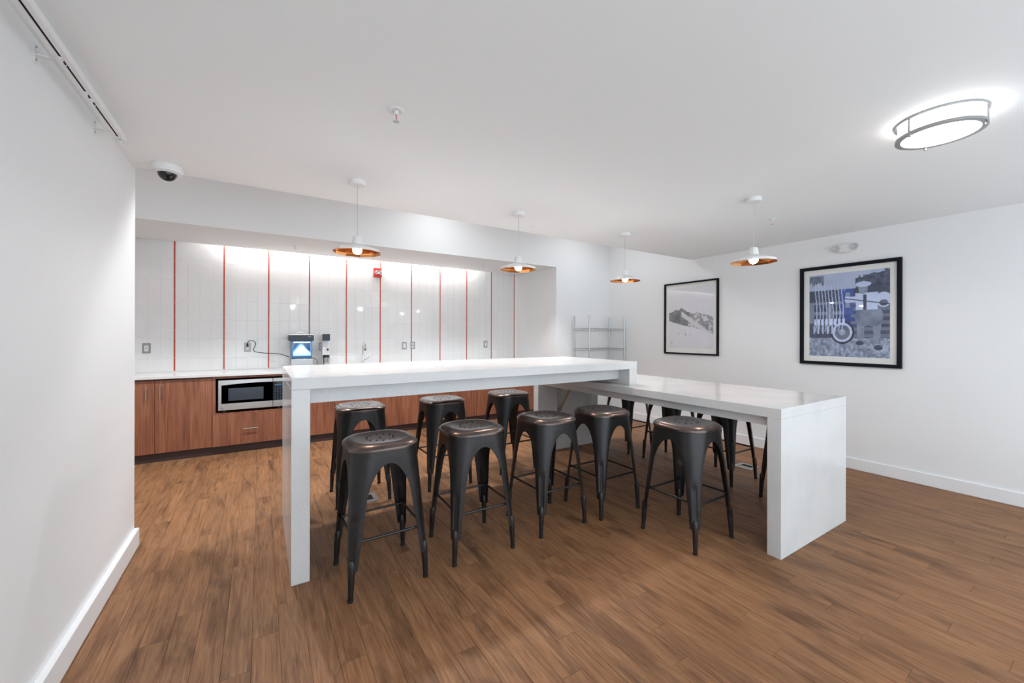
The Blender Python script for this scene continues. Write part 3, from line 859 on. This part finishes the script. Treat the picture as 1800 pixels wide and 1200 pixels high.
# track rail
rl = thing('track_rail', 'white curtain track on brackets running along the top of the left wall', 'rail', (-.602, 0, 2.36))
ch = bmesh.new()
add_box(ch, -.020, -.004, -1.4, 2.80, -.014, -.011); add_box(ch, .004, .020, -1.4, 2.80, -.014, -.011)
add_box(ch, -.020, -.017, -1.4, 2.80, -.011, .014); add_box(ch, .017, .020, -1.4, 2.80, -.011, .014); add_box(ch, -.017, .017, -1.4, 2.80, .011, .014)
obj('track', ch, M['white'], rl)
obj('slot_shade_fill', box(-.0165, .0165, -1.4, 2.798, -.0105, .0105), M['hole'], rl)  # black filler stands in for the shade inside the track groove
for y in (2.735, 2.13, 1.5, .8, 0, -.8):
    b = bmesh.new()
    add_box(b, -.085, -.082, y - .012, y + .012, -.020, .045)
    add_box(b, -.082, -.0202, y - .010, y + .010, .004, .008)
    br_ = obj('bracket', b, M['white'], rl)
    s2 = bmesh.new()
    for z in (.036, -.010): add_tube(s2, [(-.0822, y, z), (-.0795, y, z)], .004, 8)
    obj('screw', s2, M['plate'], br_)['kind'] = 'stuff'
for y in (2.775, 2.735, 2.36, 2.30, 2.06):
    h = bmesh.new()
    add_box(h, -.0055, .0055, y - .008, y + .008, -.022, -.0142)
    add_tube(h, [(0, y, -.020), (.004, y, -.034), (.010, y + .004, -.040), (.013, y + .006, -.032)], .0014, 6)
    obj('glider', h, M['whiteplastic'], rl)

# emergency light on the right wall
el = thing('emergency_light', 'oval white emergency light with twin lamp heads above the blue picture', 'light', (RW, 1.676, 2.272))
eb = lathe([(.050, 0), (.050, .018), (.040, .036), (.0, .042)], 40, sx=1, sy=2.15)
o = obj('housing', eb, M['whiteplastic'], el, smooth=True); o.rotation_euler = (0, -PI / 2, 0)
for q in (-1, 1):
    o = obj('lamp_head', lathe([(.036, 0), (.034, .02), (.026, .022), (.010, .012), (0, .012)], 24), M['greyplate'], el, smooth=True)
    o.location = (-.030, q * .076, .004); o.rotation_euler = (0, -PI / 2, 0)
o = obj('indicator', lathe([(.004, 0), (.003, .003), (0, .003)], 10), M['ledred'], el); o.location = (-.024, -.002, -.044); o.rotation_euler = (0, -PI / 2, 0)

# floor boxes
def floor_box(label, x, y, s):
    t = thing('floor_box', label, 'floor box', (x, y, 0), 0, 'steel floor outlets')
    f = bmesh.new()
    for a, b, c_, d in ((-s, s, -s, -s * .62), (-s, s, s * .62, s), (-s, -s * .62, -s * .62, s * .62), (s * .62, s, -s * .62, s * .62)):
        add_box(f, a, b, c_, d, .0002, .005)
    obj('rim', f, M['nickel'], t)
    obj('well', box(-s * .61, s * .61, -s * .61, s * .61, .0002, .0015), M['hole'], t)
    obj('cover_flap', box(-s * .55, -s * .05, -s * .55, s * .55, .0018, .0035), M['plate'], t)
floor_box('square steel floor outlet under the tall table, behind the leftmost front stool', .745, 3.475, .092)
floor_box('square steel floor outlet by the picture wall side of the lower table', 4.29, 2.235, .092)

# ------------------------------------------------------------------ wire rack
rk = thing('wire_rack', 'chrome wire shelving rack standing in the back corner behind the tables', 'rack', (4.306, 4.61, 0))
RX, RY = .775, .335
for x in (0, RX):
    for y in (0, RY):
        ps = obj('post', tube([(x, y, .012), (x, y, 1.668)], .0125, 12), M['wire'], rk, smooth=True)
        obj('foot', lathe([(.016, 0), (.016, .012), (.012, .014)], 12, cx=x, cy=y), M['rubber'], ps)
for z in (.15, .50, .82, 1.15, 1.468):
    s3 = bmesh.new()
    for dz in (0, -.032):
        add_tube(s3, [(0, 0, z + dz), (RX, 0, z + dz)], .0032, 5); add_tube(s3, [(0, RY, z + dz), (RX, RY, z + dz)], .0032, 5)
        add_tube(s3, [(0, 0, z + dz), (0, RY, z + dz)], .0032, 5); add_tube(s3, [(RX, 0, z + dz), (RX, RY, z + dz)], .0032, 5)
    for y in (0, RY):
        pts = [(RX * i / 18, y, z - (.032 if i % 2 else 0)) for i in range(19)]
        add_tube(s3, pts, .0022, 4)
    for x in (0, RX):
        pts = [(x, RY * i / 8, z - (.032 if i % 2 else 0)) for i in range(9)]
        add_tube(s3, pts, .0022, 4)
    for i in range(1, 26): add_tube(s3, [(RX * i / 26, 0, z + .003), (RX * i / 26, RY, z + .003)], .0016, 4)
    for i in (1, 2): add_tube(s3, [(0, RY * i / 3, z - .001), (RX, RY * i / 3, z - .001)], .003, 5)
    sh = obj('shelf', s3, M['wire'], rk)
    cl = bmesh.new()
    for x in (0, RX):
        for y in (0, RY): add_lathe(cl, [(.017, z - .038), (.019, z + .006)], 12, cx=x, cy=y)
    obj('collar', cl, M['wire'], sh)

# ------------------------------------------------------------------ pictures on the right wall
def vnoise(u, v, sx, sy, seed, octv=4):
    out = np.zeros_like(u); amp = 1; tot = 0
    for o_ in range(octv):
        r = np.random.default_rng(seed + o_)
        G = r.random((int(sy * 2 ** o_) + 3, int(sx * 2 ** o_) + 3))
        X, Y = u * sx * 2 ** o_, v * sy * 2 ** o_
        i, j = np.floor(X).astype(int), np.floor(Y).astype(int)
        fx, fy = X - i, Y - j; fx = fx * fx * (3 - 2 * fx); fy = fy * fy * (3 - 2 * fy)
        a = G[j, i] * (1 - fx) + G[j, i + 1] * fx; b = G[j + 1, i] * (1 - fx) + G[j + 1, i + 1] * fx
        out += amp * (a * (1 - fy) + b * fy); tot += amp; amp *= .55
    return out / tot
def art_mountain(u, v):
    g = .66 + .06 * v
    n = vnoise(u, v, 6, 6, 3, 5); f = vnoise(u, v, 26, 26, 9, 3)
    ridge = np.interp(u, [0, .08, .16, .24, .30, .36, .44, .55, .64, .72, .82, .92, 1.0], [.585, .60, .64, .635, .675, .64, .60, .575, .585, .575, .545, .52, .485])
    ridge = ridge + .03 * (vnoise(u, v * 0, 14, 1, 5, 4) - .5)
    base = np.interp(u, [0, .15, .35, .55, .68, .75, .86, 1.0], [.46, .42, .375, .345, .315, .30, .265, .215]) + .02 * (f - .5)
    m = (v < ridge) & (v > base)
    shade = np.interp(u, [0, .45, .55, 1], [.27, .25, .38, .30]) + .30 * (n - .5)
    streak = ((v - (.60 - .55 * (u - .30))) > -.055 - .03 * n) & ((v - (.60 - .55 * (u - .30))) < .012) & (u > .3)
    snow = (f > .56 + .12 * (u < .5)) & (u > .45)
    shade = np.where(snow | streak, .62, shade)
    g = np.where(m, shade, g)
    low = v <= base
    g = np.where(low, .74 - .06 * (1 - v) + .05 * (n - .5), g)
    for px, py in ((.23, .245), (.40, .215), (.385, .24), (.50, .225), (.07, .09)):
        g = np.where((abs(u - px) < .008) & (abs(v - py) < .013), .25, g)
    return np.stack([g * .97, g * .965, g * 1.02], -1)
def art_vintage(u, v):
    n = vnoise(u, v, 8, 8, 21, 5); f = vnoise(u, v, 34, 34, 27, 3)
    g = .46 + .12 * n                                           # sky
    tree = (v > .80 - .10 * (u > .72) - .25 * (f - .5) - .12 * (u - .72)) & (u > .60) & (v < .99 - .16 * (1 - u) + .06 * (f - .5))
    g = np.where(tree, .06 + .16 * f, g)
    g = np.where((u < .2) & (v > .88 + .1 * (f - .5)) & (v < .98), .12 + .2 * f, g)
    body = (v < .80) & (v > .22)
    g = np.where(body, .10 + .06 * n, g)
    slat = body & (u > .55) & (v < .66) & (np.floor(v * 26) % 2 == 0)
    g = np.where(slat, .22, g)
    cab = (u > .40) & (u < .58) & (v > .50) & (v < .80)
    blue = cab | ((u > .42) & (u < .62) & (v > .36) & (v < .56))
    g = np.where(cab, .17, g); g = np.where((u > .48) & (u < .535) & (v > .58) & (v < .76), .36, g)
    rail_ = (u < .45) & (v > .40) & (v < .66) & ((np.floor(v * 24) % 3 == 0) | (np.floor(u * 16) % 4 == 0))
    g = np.where(rail_, .30, g)
    gr = v < .22 + .03 * (f - .5)
    g = np.where(gr, .17 + .55 * np.clip(f - .32, 0, 1) + .12 * n, g)
    w2 = ((u - .44) / .125) ** 2 + ((v - .29) / .115) ** 2
    g = np.where(w2 < 1.9, np.where(w2 < 1.45, .07, g), g)
    g = np.where(w2 < 1.0, .62, g); g = np.where(w2 < .60, .13 + .15 * n, g); g = np.where(w2 < .10, .42, g)
    rods = (u > .07) & (u < .47) & (v > .30) & (v < .90 - .12 * (u - .07)) & ((u * 46 + .6 * np.sin(v * 9)) % 2 < .62)
    g = np.where(rods, .42 + .30 * f, g)
    heads = (u > .07) & (u < .48) & (v > .375) & (v < .455) & ((u * 40) % 2.2 < 1.35)
    g = np.where(heads, .72, g)
    loops = (u > .06) & (u < .34) & (v > .27) & (v < .37) & (abs(((u * 24) % 1.5) - .75) > .45)
    g = np.where(loops, .55, g)
    # figure: knickerbockers, shirt, tie, cap, shins, shoes
    legs = ((abs(u - .665) < .047 - .04 * (.40 - v)) | (abs(u - .855) < .047 - .04 * (.40 - v))) & (v > .155) & (v < .42)
    g = np.where(legs, .22 + .14 * f, g)
    kn = (((u - .70) / .105) ** 2 + ((v - .47) / .115) ** 2 < 1) | (((u - .82) / .105) ** 2 + ((v - .47) / .115) ** 2 < 1)
    g = np.where(kn, .21 + .26 * (n - .3), g)
    torso = (abs(u - .735) < .125 + .10 * np.clip(v - .60, 0, .1)) & (v > .545) & (v < .745)
    arm = ((v - (.675 - .04 * (u - .5))) < .035) & ((v - (.675 - .04 * (u - .5))) > -.035) & (u > .47) & (u < .72)
    arm2 = (((u - .93) / .09) ** 2 + ((v - .655) / .085) ** 2 < 1) & (((u - .93) / .05) ** 2 + ((v - .62) / .035) ** 2 > 1)
    g = np.where(torso | arm | arm2, .60 + .12 * n, g)
    g = np.where((abs(u - .715) < .022) & (v > .545) & (v < .72), .12, g)
    g = np.where(((u - .695) / .055) ** 2 + ((v - .785) / .055) ** 2 < 1, .24 + .2 * f, g)
    g = np.where((((u - .695) / .095) ** 2 + ((v - .842) / .032) ** 2 < 1), .62, g)
    shoe = (((u - .655) / .05) ** 2 + ((v - .165) / .025) ** 2 < 1) | (((u - .87) / .05) ** 2 + ((v - .115) / .03) ** 2 < 1)
    g = np.where(shoe, .10, g)
    cable = abs(v - (.69 - .16 * (u - .45))) < .006
    g = np.where(cable & (u > .45), .12, g)
    col = np.stack([g * .80, g * .93, g * 1.22 + .012], -1)
    col[blue & (g < .2)] *= np.array([.7, .9, 1.7])
    return np.clip(col, 0, 1)
def print_mesh(b0, b1, z0, z1, x, art, nu=150, nv=190):
    uu, vv = np.meshgrid(np.linspace(0, 1, nu), np.linspace(0, 1, nv))
    col = np.clip((art(uu, vv) - .055) * 1.16, .006, 1)
    P = np.stack([np.zeros_like(uu) + x, b0 + (b1 - b0) * uu, z0 + (z1 - z0) * vv], -1).reshape(-1, 3)
    idx = np.arange(nu * nv).reshape(nv, nu)
    q = np.stack([idx[:-1, :-1], idx[:-1, 1:], idx[1:, 1:], idx[1:, :-1]], -1).reshape(-1, 4)
    me = bpy.data.meshes.new('photo_print')
    me.from_pydata(P.tolist(), [], q.tolist())
    ca = me.color_attributes.new('print', 'FLOAT_COLOR', 'POINT')
    ca.data.foreach_set('color', np.concatenate([col.reshape(-1, 3), np.ones((nu * nv, 1))], 1).ravel().astype(np.float32))
    me.materials.append(M['print'])
    return me
def picture(label, bL, bR, z0, z1, fw, fd, fmat, pr, art):
    """bL: left edge seen from the room (larger y)."""
    t = thing('framed_picture', label, 'picture', (RW, (bL + bR) / 2, (z0 + z1) / 2), 0, 'framed photographs on the right wall')
    hb, hz = abs(bL - bR) / 2, (z1 - z0) / 2
    f = bmesh.new()
    pts = []
    for (d, x) in ((0, 0), (0, -fd), (fw, -fd), (fw, -.006)):
        pts.append([f.verts.new((x, sy * (hb - d), sz * (hz - d))) for sy, sz in ((-1, -1), (1, -1), (1, 1), (-1, 1))])
    for a, b in zip(pts, pts[1:]):
        for k in range(4): f.faces.new((a[k], a[(k + 1) % 4], b[(k + 1) % 4], b[k]))
    obj('frame', f, fmat, t)
    obj('mat_board', box(-.009, -.0005, -hb + fw * .6, hb - fw * .6, -hz + fw * .6, hz - fw * .6), M['mat'], t)
    p = obj('photo_print', print_mesh(pr[0], pr[1], pr[2], pr[3], -.0096, art), None, t)
    obj('glazing', box(-.0145, -.013, -hb + fw + .0003, hb - fw - .0003, -hz + fw + .0003, hz - fw - .0003), M['glass'], t)
    return t
bc, zc = (2.089 + 1.2465) / 2, (1.055 + 2.113) / 2
picture('large black-framed blue-toned photograph of a man in a cap beside a vintage truck', 2.089, 1.2465, 1.055, 2.113, .034, .030, M['framenavy'],
        (.335, -.335, -.437, .441), art_vintage)
picture('black-framed grey photograph of a snowy mountain, left of the blue one', 3.874, 3.038, 1.094, 2.125, .022, .030, M['frame'],
        (.345, -.345, -.43, .44), art_mountain)
